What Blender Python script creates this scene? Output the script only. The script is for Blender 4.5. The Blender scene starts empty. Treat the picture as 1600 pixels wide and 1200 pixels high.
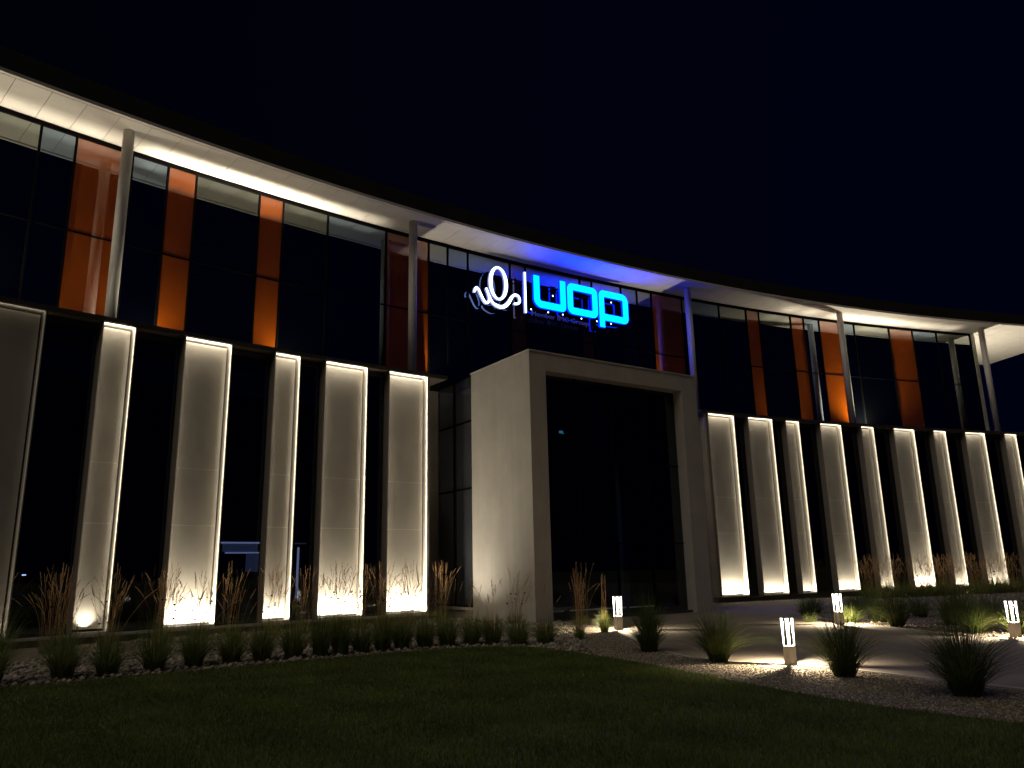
import bpy, bmesh, math, random
import numpy as np
from mathutils import Vector, Matrix

random.seed(7); rng = np.random.default_rng(7)
sc = bpy.context.scene
col = sc.collection
R = math.radians

# ---------------------------------------------------------------- camera, world, light, exposure
F_PX, PITCH, ROLL, EYE = 1216.0, 0.23484, -0.02166, 1.6
up = Vector((math.sin(ROLL) * math.cos(PITCH), math.cos(ROLL) * math.cos(PITCH), -math.sin(PITCH)))
fh = Vector((0, 0, -1)) - up * (-up.z); fh.normalize()
rt = fh.cross(up)
cam_d = bpy.data.cameras.new('camera'); cam = bpy.data.objects.new('camera', cam_d); col.objects.link(cam)
cam_d.sensor_width = 36; cam_d.lens = 36 * F_PX / 1600; cam_d.clip_end = 2000; cam_d.clip_start = 0.05
cam.matrix_world = Matrix.Translation((0, 0, EYE)) @ Matrix((rt, fh, up)).to_4x4()
sc.camera = cam

w = bpy.data.worlds.new('World'); sc.world = w; w.use_nodes = True
nt = w.node_tree; nt.nodes.clear()
wo = nt.nodes.new('ShaderNodeOutputWorld'); bg = nt.nodes.new('ShaderNodeBackground')
tc = nt.nodes.new('ShaderNodeTexCoord'); sep = nt.nodes.new('ShaderNodeSeparateXYZ')
mpx = nt.nodes.new('ShaderNodeMapRange'); mpx.inputs[1].default_value = -0.7; mpx.inputs[2].default_value = 0.7
cr = nt.nodes.new('ShaderNodeValToRGB')
cr.color_ramp.elements[0].color = (0.0003, 0.0006, 0.0018, 1); cr.color_ramp.elements[1].color = (0.0002, 0.0006, 0.0056, 1)
nt.links.new(tc.outputs['Generated'], sep.inputs[0]); nt.links.new(sep.outputs[0], mpx.inputs[0])
nt.links.new(mpx.outputs[0], cr.inputs[0]); nt.links.new(cr.outputs[0], bg.inputs[0]); nt.links.new(bg.outputs[0], wo.inputs[0])
bg.inputs[1].default_value = 1.0

# faint warm town glow from behind the camera (night: sun lamp turned almost off)
sun_d = bpy.data.lights.new('town_glow', 'SUN'); sun_d.energy = 0.56; sun_d.angle = R(50); sun_d.color = (1.0, 0.91, 0.76)
sun = bpy.data.objects.new('town_glow', sun_d); col.objects.link(sun); sun.rotation_euler = (R(35), 0, R(-35))

sc.view_settings.view_transform = 'Standard'; sc.view_settings.look = 'None'
sc.view_settings.exposure = 0; sc.view_settings.gamma = 1; sc.view_settings.use_curve_mapping = False
sc.render.engine = 'CYCLES'
try:
    sc.cycles.use_denoising = True; sc.cycles.max_bounces = 7; sc.cycles.transparent_max_bounces = 12
    sc.cycles.sample_clamp_indirect = 4; sc.cycles.caustics_reflective = False; sc.cycles.use_light_tree = True
except Exception: pass

# ---------------------------------------------------------------- materials
def mat(name, base=(.5, .5, .5), rough=.6, metal=0, spec=.5, noise=0, nscale=6, bump=0, bscale=40, detail=4):
    m = bpy.data.materials.new(name); m.use_nodes = True; n = m.node_tree; b = n.nodes['Principled BSDF']
    b.inputs['Base Color'].default_value = (*base, 1); b.inputs['Roughness'].default_value = rough
    b.inputs['Metallic'].default_value = metal; b.inputs['Specular IOR Level'].default_value = spec
    tcn = n.nodes.new('ShaderNodeTexCoord')
    if noise:
        t = n.nodes.new('ShaderNodeTexNoise'); t.inputs['Scale'].default_value = nscale; t.inputs['Detail'].default_value = detail
        r_ = n.nodes.new('ShaderNodeValToRGB'); r_.color_ramp.elements[0].position = .3; r_.color_ramp.elements[1].position = .7
        r_.color_ramp.elements[0].color = (*[c * (1 - noise) for c in base], 1); r_.color_ramp.elements[1].color = (*[min(1, c * (1 + noise)) for c in base], 1)
        n.links.new(tcn.outputs['Object'], t.inputs['Vector']); n.links.new(t.outputs['Fac'], r_.inputs[0]); n.links.new(r_.outputs[0], b.inputs['Base Color'])
    if bump:
        t2 = n.nodes.new('ShaderNodeTexNoise'); t2.inputs['Scale'].default_value = bscale; t2.inputs['Detail'].default_value = 6
        bp = n.nodes.new('ShaderNodeBump'); bp.inputs['Strength'].default_value = bump; bp.inputs['Distance'].default_value = .02
        n.links.new(tcn.outputs['Object'], t2.inputs['Vector']); n.links.new(t2.outputs['Fac'], bp.inputs['Height']); n.links.new(bp.outputs[0], b.inputs['Normal'])
    return m

def streaks(m, socket_node, amount=.16):
    n = m.node_tree; lk = [l for l in n.links if l.to_node == socket_node[0] and l.to_socket.name == socket_node[1]][0]; src = lk.from_socket
    tcn = n.nodes.new('ShaderNodeTexCoord'); mp = n.nodes.new('ShaderNodeMapping'); mp.inputs['Scale'].default_value = (2.2, 2.2, .2)
    t = n.nodes.new('ShaderNodeTexNoise'); t.inputs['Scale'].default_value = 1.6; t.inputs['Detail'].default_value = 6
    rr = n.nodes.new('ShaderNodeValToRGB'); rr.color_ramp.elements[0].position = .35; rr.color_ramp.elements[1].position = .62
    rr.color_ramp.elements[0].color = (1 - amount, 1 - amount, 1 - amount * 1.1, 1); rr.color_ramp.elements[1].color = (1, 1, 1, 1)
    mx = n.nodes.new('ShaderNodeMix'); mx.data_type = 'RGBA'; mx.blend_type = 'MULTIPLY'; mx.inputs[0].default_value = 1
    n.links.new(tcn.outputs['Object'], mp.inputs[0]); n.links.new(mp.outputs[0], t.inputs['Vector']); n.links.new(t.outputs['Fac'], rr.inputs[0])
    n.links.new(src, mx.inputs[6]); n.links.new(rr.outputs[0], mx.inputs[7]); n.links.new(mx.outputs[2], lk.to_node.inputs[socket_node[1]])

def glass_opaque(name, base, refl, tint, rough=.005, backrough=.5):
    """coated facade glass: a mirror share over a body colour, slightly uneven"""
    m = bpy.data.materials.new(name); m.use_nodes = True; n = m.node_tree; n.nodes.clear()
    o = n.nodes.new('ShaderNodeOutputMaterial'); mx = n.nodes.new('ShaderNodeMixShader'); d = n.nodes.new('ShaderNodeBsdfDiffuse'); g = n.nodes.new('ShaderNodeBsdfGlossy')
    fr = n.nodes.new('ShaderNodeFresnel'); fr.inputs[0].default_value = 1.5
    mr = n.nodes.new('ShaderNodeMath'); mr.operation = 'MULTIPLY_ADD'; mr.inputs[1].default_value = 1 - refl; mr.inputs[2].default_value = refl; mr.use_clamp = True
    d.inputs[0].default_value = (*base, 1); g.inputs[0].default_value = (*tint, 1); g.inputs[1].default_value = rough
    n.links.new(fr.outputs[0], mr.inputs[0]); n.links.new(mr.outputs[0], mx.inputs[0]); n.links.new(d.outputs[0], mx.inputs[1]); n.links.new(g.outputs[0], mx.inputs[2]); n.links.new(mx.outputs[0], o.inputs[0])
    t = n.nodes.new('ShaderNodeTexNoise'); t.inputs['Scale'].default_value = .5; t.inputs['Detail'].default_value = 1
    tcn = n.nodes.new('ShaderNodeTexCoord'); bp = n.nodes.new('ShaderNodeBump'); bp.inputs['Strength'].default_value = .02; bp.inputs['Distance'].default_value = .04
    n.links.new(tcn.outputs['Object'], t.inputs['Vector']); n.links.new(t.outputs['Fac'], bp.inputs['Height']); n.links.new(bp.outputs[0], g.inputs['Normal'])
    # faint dust
    if base[0] > .02:
        dn = n.nodes.new('ShaderNodeTexNoise'); dn.inputs['Scale'].default_value = 1.3
        rr = n.nodes.new('ShaderNodeValToRGB'); rr.color_ramp.elements[0].color = (*[c * .86 for c in base], 1); rr.color_ramp.elements[1].color = (*[c * 1.12 for c in base], 1)
        n.links.new(tcn.outputs['Object'], dn.inputs['Vector']); n.links.new(dn.outputs['Fac'], rr.inputs[0]); n.links.new(rr.outputs[0], d.inputs[0])
    return m

def glass_clear(name, refl=.12, through=(.35, .38, .42)):
    m = bpy.data.materials.new(name); m.use_nodes = True; n = m.node_tree; n.nodes.clear()
    o = n.nodes.new('ShaderNodeOutputMaterial'); mx = n.nodes.new('ShaderNodeMixShader'); d = n.nodes.new('ShaderNodeBsdfTransparent'); g = n.nodes.new('ShaderNodeBsdfGlossy')
    fr = n.nodes.new('ShaderNodeFresnel'); fr.inputs[0].default_value = 1.5
    mr = n.nodes.new('ShaderNodeMath'); mr.operation = 'MULTIPLY_ADD'; mr.inputs[1].default_value = 1 - refl; mr.inputs[2].default_value = refl; mr.use_clamp = True
    d.inputs[0].default_value = (*through, 1); g.inputs[0].default_value = (.8, .9, 1, 1); g.inputs[1].default_value = .015
    n.links.new(fr.outputs[0], mr.inputs[0]); n.links.new(mr.outputs[0], mx.inputs[0]); n.links.new(d.outputs[0], mx.inputs[1]); n.links.new(g.outputs[0], mx.inputs[2]); n.links.new(mx.outputs[0], o.inputs[0])
    return m

def emit(name, c, s):
    m = bpy.data.materials.new(name); m.use_nodes = True; n = m.node_tree; b = n.nodes['Principled BSDF']
    b.inputs['Base Color'].default_value = (*[min(.8, x) for x in c], 1); b.inputs['Emission Color'].default_value = (*c, 1); b.inputs['Emission Strength'].default_value = s
    return m

def opal(name):
    """opal acrylic sheet: diffuse plus translucent, faintly mottled"""
    m = bpy.data.materials.new(name); m.use_nodes = True; n = m.node_tree; n.nodes.clear()
    o = n.nodes.new('ShaderNodeOutputMaterial'); mx = n.nodes.new('ShaderNodeMixShader'); d = n.nodes.new('ShaderNodeBsdfDiffuse'); t = n.nodes.new('ShaderNodeBsdfTranslucent')
    tcn = n.nodes.new('ShaderNodeTexCoord'); ns = n.nodes.new('ShaderNodeTexNoise'); ns.inputs['Scale'].default_value = 1.2; ns.inputs['Detail'].default_value = 5
    rr = n.nodes.new('ShaderNodeValToRGB'); rr.color_ramp.elements[0].position = .3; rr.color_ramp.elements[1].position = .75
    rr.color_ramp.elements[0].color = (.52, .49, .44, 1); rr.color_ramp.elements[1].color = (.66, .62, .55, 1)
    n.links.new(tcn.outputs['Object'], ns.inputs['Vector']); n.links.new(ns.outputs['Fac'], rr.inputs[0]); n.links.new(rr.outputs[0], d.inputs[0])
    t.inputs[0].default_value = (.6, .57, .5, 1); mx.inputs[0].default_value = .25
    n.links.new(d.outputs[0], mx.inputs[1]); n.links.new(t.outputs[0], mx.inputs[2]); n.links.new(mx.outputs[0], o.inputs[0])
    return m

def leaf(name, a, b_, rough=.55):
    m = bpy.data.materials.new(name); m.use_nodes = True; n = m.node_tree; n.nodes.clear()
    o = n.nodes.new('ShaderNodeOutputMaterial'); mx = n.nodes.new('ShaderNodeMixShader'); d = n.nodes.new('ShaderNodeBsdfPrincipled'); t = n.nodes.new('ShaderNodeBsdfTranslucent')
    ge = n.nodes.new('ShaderNodeAttribute'); ge.attribute_name = 'tone'
    rr = n.nodes.new('ShaderNodeValToRGB'); rr.color_ramp.elements[0].color = (*a, 1); rr.color_ramp.elements[1].color = (*b_, 1)
    if 'blade' in name and 'lawn' not in name:
        rr.color_ramp.elements[1].position = .88; e3 = rr.color_ramp.elements.new(.95); e3.color = (.26, .20, .10, 1)
    n.links.new(ge.outputs['Fac'], rr.inputs[0]); n.links.new(rr.outputs[0], d.inputs['Base Color']); n.links.new(rr.outputs[0], t.inputs[0])
    d.inputs['Roughness'].default_value = rough; d.inputs['Specular IOR Level'].default_value = .3; mx.inputs[0].default_value = .5
    n.links.new(d.outputs[0], mx.inputs[1]); n.links.new(t.outputs[0], mx.inputs[2]); n.links.new(mx.outputs[0], o.inputs[0])
    return m

M = dict(
    soffit=mat('white_soffit', (.66, .62, .55), .5, noise=.05, nscale=2, bump=.08, bscale=12),
    frame=mat('warm_white_frame', (.62, .58, .50), .45, noise=.05, nscale=3),
    outside=mat('frame_outside', (.30, .26, .22), .5, noise=.08, nscale=4),
    fascia=mat('brown_fascia', (.020, .018, .017), .7, spec=.25, noise=.2, nscale=2, bump=.05, bscale=8),
    dark=mat('dark_mullion', (.003, .003, .003), .8, spec=.04),
    ledge=mat('dark_ledge', (.05, .043, .038), .5, noise=.15, nscale=3),
    column=mat('column_paint', (.60, .57, .52), .4, noise=.04, nscale=5),
    render=mat('portal_render', (.44, .41, .37), .8, noise=.07, nscale=1.3, bump=.15, bscale=60),
    wall=mat('wall_render', (.40, .35, .29), .85, noise=.08, nscale=1.5, bump=.15, bscale=50),
    plinth=mat('plinth_concrete', (.22, .21, .16), .85, noise=.2, nscale=5, bump=.3, bscale=40),
    sill=mat('pale_sill', (.5, .47, .42), .5),
    black=mat('dark_interior', (.012, .012, .014), .8),
    glass=glass_opaque('grey_facade_glass', (.0012, .0014, .0015), .38, (.84, .92, .86)),
    glassb=glass_opaque('blue_facade_glass', (.0012, .0014, .0019), .38, (.60, .78, 1.0)),
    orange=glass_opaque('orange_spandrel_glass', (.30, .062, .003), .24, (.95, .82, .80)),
    shaded_orange=glass_opaque('shaded_orange_glass', (.10, .026, .008), .24, (.9, .82, .85)),  # centre orange panes: the weaker light there is put into the colour
    wing=glass_clear('window_glass', .05, (.5, .55, .62)),
    lobby=glass_clear('lobby_glass', .05, (.4, .48, .6)),
    side=glass_opaque('grey_side_glass', (.05, .055, .065), .30, (.55, .65, .8)),
    opal=opal('opal_acrylic'), groove=mat('pale_joint', (.8, .74, .62), .4),
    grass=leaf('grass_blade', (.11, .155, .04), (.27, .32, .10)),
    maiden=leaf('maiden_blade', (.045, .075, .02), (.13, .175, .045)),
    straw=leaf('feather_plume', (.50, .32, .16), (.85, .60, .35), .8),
    seed=mat('seed_head', (.02, .014, .01), .9), stem=mat('dry_stem', (.10, .09, .04), .8),
    lawn=mat('lawn_soil', (.055, .068, .02), .95, noise=.5, nscale=.9, bump=.5, bscale=30, detail=8),
    turf=leaf('lawn_blade', (.085, .12, .024), (.20, .245, .055), .7),
    gravel=mat('gravel_bed', (.17, .135, .10), .95, noise=.4, nscale=14, bump=1, bscale=60),
    stone=leaf('gravel_stone', (.24, .20, .15), (.72, .65, .55), .9),
    paving=mat('concrete_paving', (.19, .16, .13), .85, noise=.16, nscale=1.1, bump=.25, bscale=30, detail=8),
    kerb=mat('kerb_stone', (.36, .33, .28), .85, noise=.1, nscale=8),
    cyan=emit('cyan_letter_face', (0.0, 0.024, 1.0), 48.0), blue=emit('blue_letter_edge', (0.0, 0.02, 1.0), 2.5),
    white=emit('white_letter_face', (.62, .74, 1.0), 4.0), wedge=emit('pale_blue_letter_edge', (.35, .45, 1.0), .55),
    letter=mat('unlit_letter', (.75, .72, .85), .6), back=mat('sign_backing', (.02, .02, .03), .25, spec=.6),
    lamp=emit('bollard_lamp_glass', (1, .94, .84), 3.5), bollard=mat('bollard_metal', (.26, .24, .22), .5, noise=.08, nscale=9),
    exitgreen=emit('exit_sign_face', (.12, .75, .78), .8), cool=emit('cool_reflection_trim', (.6, .62, 1.0), .55), coold=emit('cool_reflection_panel', (.3, .36, .7), .11),
    metal=mat('lamp_housing', (.08, .08, .08), .4, metal=.8),
)

for k_ in ('render', 'wall', 'plinth'): streaks(M[k_], (M[k_].node_tree.nodes['Principled BSDF'], 'Base Color'), .07)
_d = [x for x in M['opal'].node_tree.nodes if x.type == 'BSDF_DIFFUSE'][0]; streaks(M['opal'], (_d, 'Color'), .035)

# ---------------------------------------------------------------- helpers
def tag(o, label=None, cat=None, group=None, kind=None):
    if label: o['label'] = label
    if cat: o['category'] = cat
    if group: o['group'] = group
    if kind: o['kind'] = kind
    return o

def link(name, me, m, parent=None, kind=None):
    if m is not None and not me.materials:
        for x in (m if isinstance(m, (list, tuple)) else [m]): me.materials.append(x)
    o = bpy.data.objects.new(name, me); col.objects.link(o)
    if parent is not None: o.parent = parent; o.matrix_parent_inverse = Matrix.Identity(4)
    if parent is not None and parent.get('offset'):   # geometry is authored in world space
        o.location = -Vector(parent['offset'])
    if kind: o['kind'] = kind
    return o

def pyd(name, v, f, m, parent=None, kind=None, smooth=False):
    me = bpy.data.meshes.new(name); me.from_pydata([tuple(map(float, p)) for p in v], [], f); me.update()
    if smooth:
        for p in me.polygons: p.use_smooth = True
    return link(name, me, m, parent, kind)

def empty(name, loc=(0, 0, 0)):
    o = bpy.data.objects.new(name, None); col.objects.link(o); o.location = loc; o.empty_display_size = .3
    return o

CX, CY = 57.05, -49.75
def P(r, th, z):  # polar about the facade's centre of curvature, z relative to the ground
    return (CX + r * math.sin(R(th)), CY + r * math.cos(R(th)), z)

class MB:
    def __init__(s): s.v = []; s.f = []; s.mi = []
    def quad8(s, p, mi=0):   # 8 corners: bottom 4 (ccw), top 4
        b = len(s.v); s.v += p
        for q in ((0, 3, 2, 1), (4, 5, 6, 7), (0, 1, 5, 4), (1, 2, 6, 5), (2, 3, 7, 6), (3, 0, 4, 7)): s.f.append(tuple(b + i for i in q)); s.mi.append(mi)
    def pbox(s, r0, r1, t0, t1, z0, z1, mi=0):
        s.quad8([P(r0, t0, z0), P(r0, t1, z0), P(r1, t1, z0), P(r1, t0, z0), P(r0, t0, z1), P(r0, t1, z1), P(r1, t1, z1), P(r1, t0, z1)], mi)
    def arc(s, r0, r1, t0, t1, z0, z1, step=1.0, mi=0):  # one closed curved bar
        n = max(1, int(abs(t1 - t0) / step)); b = len(s.v)
        for i in range(n + 1):
            t = t0 + (t1 - t0) * i / n; s.v += [P(r0, t, z0), P(r1, t, z0), P(r1, t, z1), P(r0, t, z1)]
        for i in range(n):
            a = b + 4 * i
            for k in range(4): s.f.append((a + k, a + 4 + k, a + 4 + (k + 1) % 4, a + (k + 1) % 4)); s.mi.append(mi)
        s.f.append((b, b + 1, b + 2, b + 3)); s.f.append(tuple(b + 4 * n + k for k in (3, 2, 1, 0))); s.mi += [mi, mi]
    def prism(s, poly, z0, z1, mi=0):
        b = len(s.v); n = len(poly)
        s.v += [(x, y, z0) for x, y in poly] + [(x, y, z1) for x, y in poly]
        s.f.append(tuple(b + i for i in range(n))[::-1]); s.f.append(tuple(b + n + i for i in range(n))); s.mi += [mi, mi]
        for i in range(n): j = (i + 1) % n; s.f.append((b + i, b + j, b + n + j, b + n + i)); s.mi.append(mi)
    def build(s, name, m, parent=None, kind=None, bevel=0):
        me = bpy.data.meshes.new(name); me.from_pydata(s.v, [], s.f); me.update()
        bm = bmesh.new(); bm.from_mesh(me); bmesh.ops.recalc_face_normals(bm, faces=bm.faces)
        if bevel: bmesh.ops.bevel(bm, geom=list(bm.edges), offset=bevel, segments=1, affect='EDGES', profile=.5)
        else:
            for f, i in zip(bm.faces, s.mi): f.material_index = i
        bm.to_mesh(me); bm.free()
        return link(name, me, m, parent, kind)

def area(name, a, b, width, aim, power, color, parent=None, spread=180):
    """rectangular strip lamp from a to b, facing the direction aim"""
    a, b, aim = Vector(a), Vector(b), Vector(aim).normalized(); d = bpy.data.lights.new(name, 'AREA'); d.shape = 'RECTANGLE'
    d.size = (b - a).length; d.size_y = width; d.energy = power; d.color = color; d.spread = R(spread)
    o = bpy.data.objects.new(name, d); col.objects.link(o)
    x = (b - a).normalized(); z = -(aim - x * aim.dot(x)).normalized(); y = z.cross(x)
    mw = Matrix((x, y, z)).transposed().to_4x4(); mw.translation = (a + b) / 2; o.matrix_world = mw
    o['kind'] = 'helper'
    return o
def spot(name, loc, target, power, color, angle=60, blend=1, radius=.04):
    d = bpy.data.lights.new(name, 'SPOT'); d.energy = power; d.color = color; d.spot_size = R(angle); d.spot_blend = blend; d.shadow_soft_size = radius
    o = bpy.data.objects.new(name, d); col.objects.link(o); o.location = loc
    o.rotation_euler = (Vector(target) - Vector(loc)).to_track_quat('-Z', 'Y').to_euler(); o['kind'] = 'helper'
    return o
WARM = (1.0, .88, .68); WARM2 = (1.0, .89, .71)
def inpoly(x, y, poly):
    poly = np.array(poly); c = np.zeros(len(x), bool); j = len(poly) - 1
    for i in range(len(poly)):
        xi, yi = poly[i]; xj, yj = poly[j]
        c ^= ((yi > y) != (yj > y)) & (x < (xj - xi) * (y - yi) / (yj - yi + 1e-12) + xi); j = i
    return c
def xy(r, t): p = P(r, t, 0); return (p[0], p[1])

# ---------------------------------------------------------------- ground
Z = EYE
pyd('lawn_ground', [(-400, -400, 0), (400, -400, 0), (400, 400, 0), (-400, 400, 0)], [(0, 1, 2, 3)], M['lawn'], kind='structure')
edge = [(-30, -4), (-16, 6), (-12, 9.6), (-9.5, 11.5), (-8, 12.6), (-7.22, 13.1), (-6.52, 13.74), (-4.8, 15.04), (-2.72, 16.63), (-1.5, 17.4), (-.5, 17.6), (.2, 17.4), (.75, 16.7), (1.66, 15.1), (2.45, 13.3), (2.95, 12.0), (3.55, 10.5), (4.21, 9.33), (5.06, 8.3), (6.6, 6.8), (10, 4.6), (20, 0)]
bed = edge + [(60, 0), (60, 60)] + [xy(99.5, t) for t in (-5, -10, -15, -20, -25, -30, -35, -40, -45, -50, -60)] + [(-60, -10)]
pyd('gravel_bed', [(x, y, .004) for x, y in bed], [tuple(range(len(bed)))], M['gravel'], kind='structure')
path_n = [(1.2, 24.9), (1.9, 23.6), (2.5, 21.5), (2.62, 18.5), (2.75, 15.9), (3.1, 14.5), (3.65, 13.78), (4.47, 13.3), (5.0, 12.7), (5.45, 11.95), (5.91, 11.0), (6.4, 10.2), (7.6, 8.8), (10, 6.9), (16, 4.5), (26, 3)]
path_f = [(26, 9.5), (18, 10.8), (13.5, 12.2), (11.3, 13.8), (10.2, 15.5), (9.75, 17.9), (9.4, 20.2), (9.12, 22.2), (9.1, 23.9), (9.5, 26.2), (10.6, 29.0), (11.9, 31.4), (14.5, 34.2), xy(97.6, -24), xy(97.6, -26), xy(97.6, -28), xy(97.6, -30), xy(97.6, -32)]
path = path_n + path_f
pyd('paved_path', [(x, y, .012) for x, y in path], [tuple(range(len(path)))], M['paving'], kind='structure')
# low kerb stones along both sides of the path, each stone its own piece
pth = bpy.data.objects['paved_path']
def resample(pl, step):
    pts = [Vector((*p, 0)) for p in pl]; out = []; acc = 0; out.append(pts[0])
    for a, b in zip(pts, pts[1:]):
        L = (b - a).length; d = step - acc
        while d < L: out.append(a + (b - a) * d / L); d += step
        acc = (acc + L) % step
    return out
kp = resample(path_n[:-2], .9)
for a, b in zip(kp, kp[1:]):
    t = (b - a).normalized(); nrm = Vector((-t.y, t.x, 0)); mb = MB(); a2 = a + t * .008; b2 = b - t * .008
    mb.prism([(a2 + nrm * .0)[:2], (b2 + nrm * .0)[:2], (b2 + nrm * .10)[:2], (a2 + nrm * .10)[:2]], -.05, .022 + random.uniform(0, .004))
    mb.build('kerb_stone', M['kerb'], pth)
kp = resample(path_f[2:12], .9)
for a, b in zip(kp, kp[1:]):
    t = (b - a).normalized(); nrm = Vector((-t.y, t.x, 0)); mb = MB(); a2 = a + t * .008; b2 = b - t * .008
    mb.prism([(a2)[:2], (b2)[:2], (b2 + nrm * .10)[:2], (a2 + nrm * .10)[:2]], -.05, .022 + random.uniform(0, .004))
    mb.build('kerb_stone', M['kerb'], pth)

# ---------------------------------------------------------------- office building
bld = empty('office_building', P(98, -33, 0))
tag(bld, 'curved two tier office building with lit vertical panels, dark glass and white overhanging roof', 'building')
bld['offset'] = tuple(bld.location)
z_b, z_t = Z - 1.31, Z + 6.95
TE = -11.75; T0 = -49.0; TG = -16.06     # angles: roof end, start beyond the frame, end of the upper glass

frames = [(-46.6, -45.02), (-44.2, -43.69), (-42.88, -42.05), (-41.23, -40.72), (-40.20, -39.27), (-38.77, -37.84),
          (-29.29, -28.33), (-27.80, -26.88), (-26.36, -25.84), (-25.0, -24.16), (-23.34, -22.83), (-22.0, -21.14), (-20.33, -19.81), (-18.98, -18.14), (-17.30, -16.79), (-15.9, -15.0)]
flood = [3, 16, 120, 55, 105, 110, 60, 30, 18, 28, 20, 80, 24, 28, 18, 16]
led = [.04, 1.05, 1.05, 1.0, 1.2, 1.3, .8, .75, .7, .75, .6, .75, .7, .75, .7, .7]
r0, rp, rg = 98.0, 98.25, 98.33
for k, (a, b) in enumerate(frames):
    w_ = R(b - a) * r0; da = math.degrees(.035 / r0)
    mb = MB()   # jambs, head, foot and back tray; outside faces browner
    e = math.degrees(.004 / r0)
    mb.pbox(r0, r0 + .42, a, a + da * .6, z_b - .06, z_t, 0); mb.pbox(r0, r0 + .42, b - da * .6, b, z_b - .06, z_t, 0)
    mb.pbox(r0 + .002, r0 + .42, a + da * .6 + e * .0, b - da * .6, z_t - .022, z_t, 0)
    mb.pbox(r0 + .002, r0 + .42, a + da * .6, b - da * .6, z_b - .06, z_b - .005, 0)
    mb.pbox(r0 + .38, r0 + .40, a + da * .6, b - da * .6, z_b, z_t - .022, 1)
    fr = mb.build('panel_frame', [M['frame'], M['black']], bld)
    ob = MB()   # brown cladding on the outside of both jambs
    ob.pbox(r0 + .012, r0 + .40, a - da * .5, a - e * .4, z_b - .06, z_t, 0); ob.pbox(r0 + .012, r0 + .40, b + e * .4, b + da * .5, z_b - .06, z_t, 0)
    ob.build('frame_cladding', M['outside'], fr)
    g = math.degrees(.05 / r0)
    zs = [z_b + .05, Z + 1.45, Z + 3.08, z_t - .075]
    if k == 0: zs = [z_b + .05, z_t - .075]
    for z0, z1 in zip(zs, zs[1:]):
        s = MB(); j = .010
        s.pbox(rp, rp + .006, a + da + g * .5, b - da * .6 - g, z0 + j, z1 - j); s.build('opal_sheet', M['opal'], fr)
        if z1 < z_t - .2:
            s = MB(); s.pbox(rp - .002, rp + .004, a + da + g * .8, b - da * .6 - g * 1.3, z1 - .010, z1 + .010); s.build('joint_bar', M['groove'], fr)
    # perimeter strip lamps tucked behind the front edge of the frame
    s_ = led[k]; el = math.degrees(.03 / r0)
    rv = Vector(P(1, (a + b) / 2, 0)) - Vector(P(0, 0, 0)); tv = Vector((math.cos(R((a + b) / 2)), -math.sin(R((a + b) / 2)), 0))
    area('frame_strip_lamp', P(r0 + .03, a + da * .6 + el, z_b), P(r0 + .03, a + da * .6 + el, z_t - .05), .02, rv * .9 + tv * .65, 2.1 * s_, WARM2)
    area('frame_strip_lamp', P(r0 + .03, b - da * .6 - el, z_b), P(r0 + .03, b - da * .6 - el, z_t - .05), .02, rv * 1.0 + tv * 1.1, 9.0 * s_, WARM2)
    area('frame_strip_lamp', P(r0 + .05, a + da, z_t - .10), P(r0 + .05, b - da, z_t - .10), .03, rv * .35 + Vector((0, 0, 1)), 6.5 * s_ * w_, WARM2)
    area('frame_strip_lamp', P(r0 + .04, a + da, z_t - .06), P(r0 + .04, b - da, z_t - .06), .02, rv * .6 + Vector((0, 0, -1)), 2.2 * s_ * w_, WARM2)
    c = (a + b) / 2
    if k == 1: spot('panel_flood_lamp', P(r0 + .05, c - .06, z_b + .08), P(r0 + .27, c - .04, z_b + .5), 50, WARM, 110, 1, .03)
    else: area('panel_flood_lamp', P(r0 + .05, a + da * 2, z_b + .03), P(r0 + .05, b - da * 2, z_b + .03), .03, rv * .30 + Vector((0, 0, 1)), flood[k] * w_ / 1.3, WARM)

# lower windows between the frames: pane, dark jamb lines, header
gaps = [(-49, -46.6)] + [(frames[i][1], frames[i + 1][0]) for i in range(5)] + [(frames[i][1], frames[i + 1][0]) for i in range(6, 15)] + [(-15.0, -13)]
for a, b in gaps:
    d = math.degrees(.035 / 98)
    s = MB(); s.pbox(rg, rg + .012, a + d, b - d, z_b, z_t - .02); s.build('window_pane', M['wing'], bld)
    s = MB(); s.pbox(rg - .03, rg + .05, a + d * .5, b - d * .5, z_t - .22, z_t - .06); s.build('window_head', M['ledge'], bld)
    s = MB(); s.pbox(rg - .02, rg + .05, a + d * .5, b - d * .5, z_b - .03, z_b + .03); s.build('window_sill', M['ledge'], bld)
# interior behind the windows
s = MB(); s.arc(104.6, 104.7, T0, -37.4, 0, Z + 6.9); s.build('interior_wall', M['black'], bld)
s = MB(); s.arc(104.6, 104.7, -29.6, -12, 0, Z + 6.9); s.build('interior_wall', M['black'], bld)
s = MB(); s.arc(98.5, 104.6, T0, -37.9, Z - 1.5, Z - 1.4); s.build('interior_floor', M['black'], bld)
s = MB(); s.arc(98.5, 104.6, -29.3, -12, Z - 1.5, Z - 1.4); s.build('interior_floor', M['black'], bld)

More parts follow.
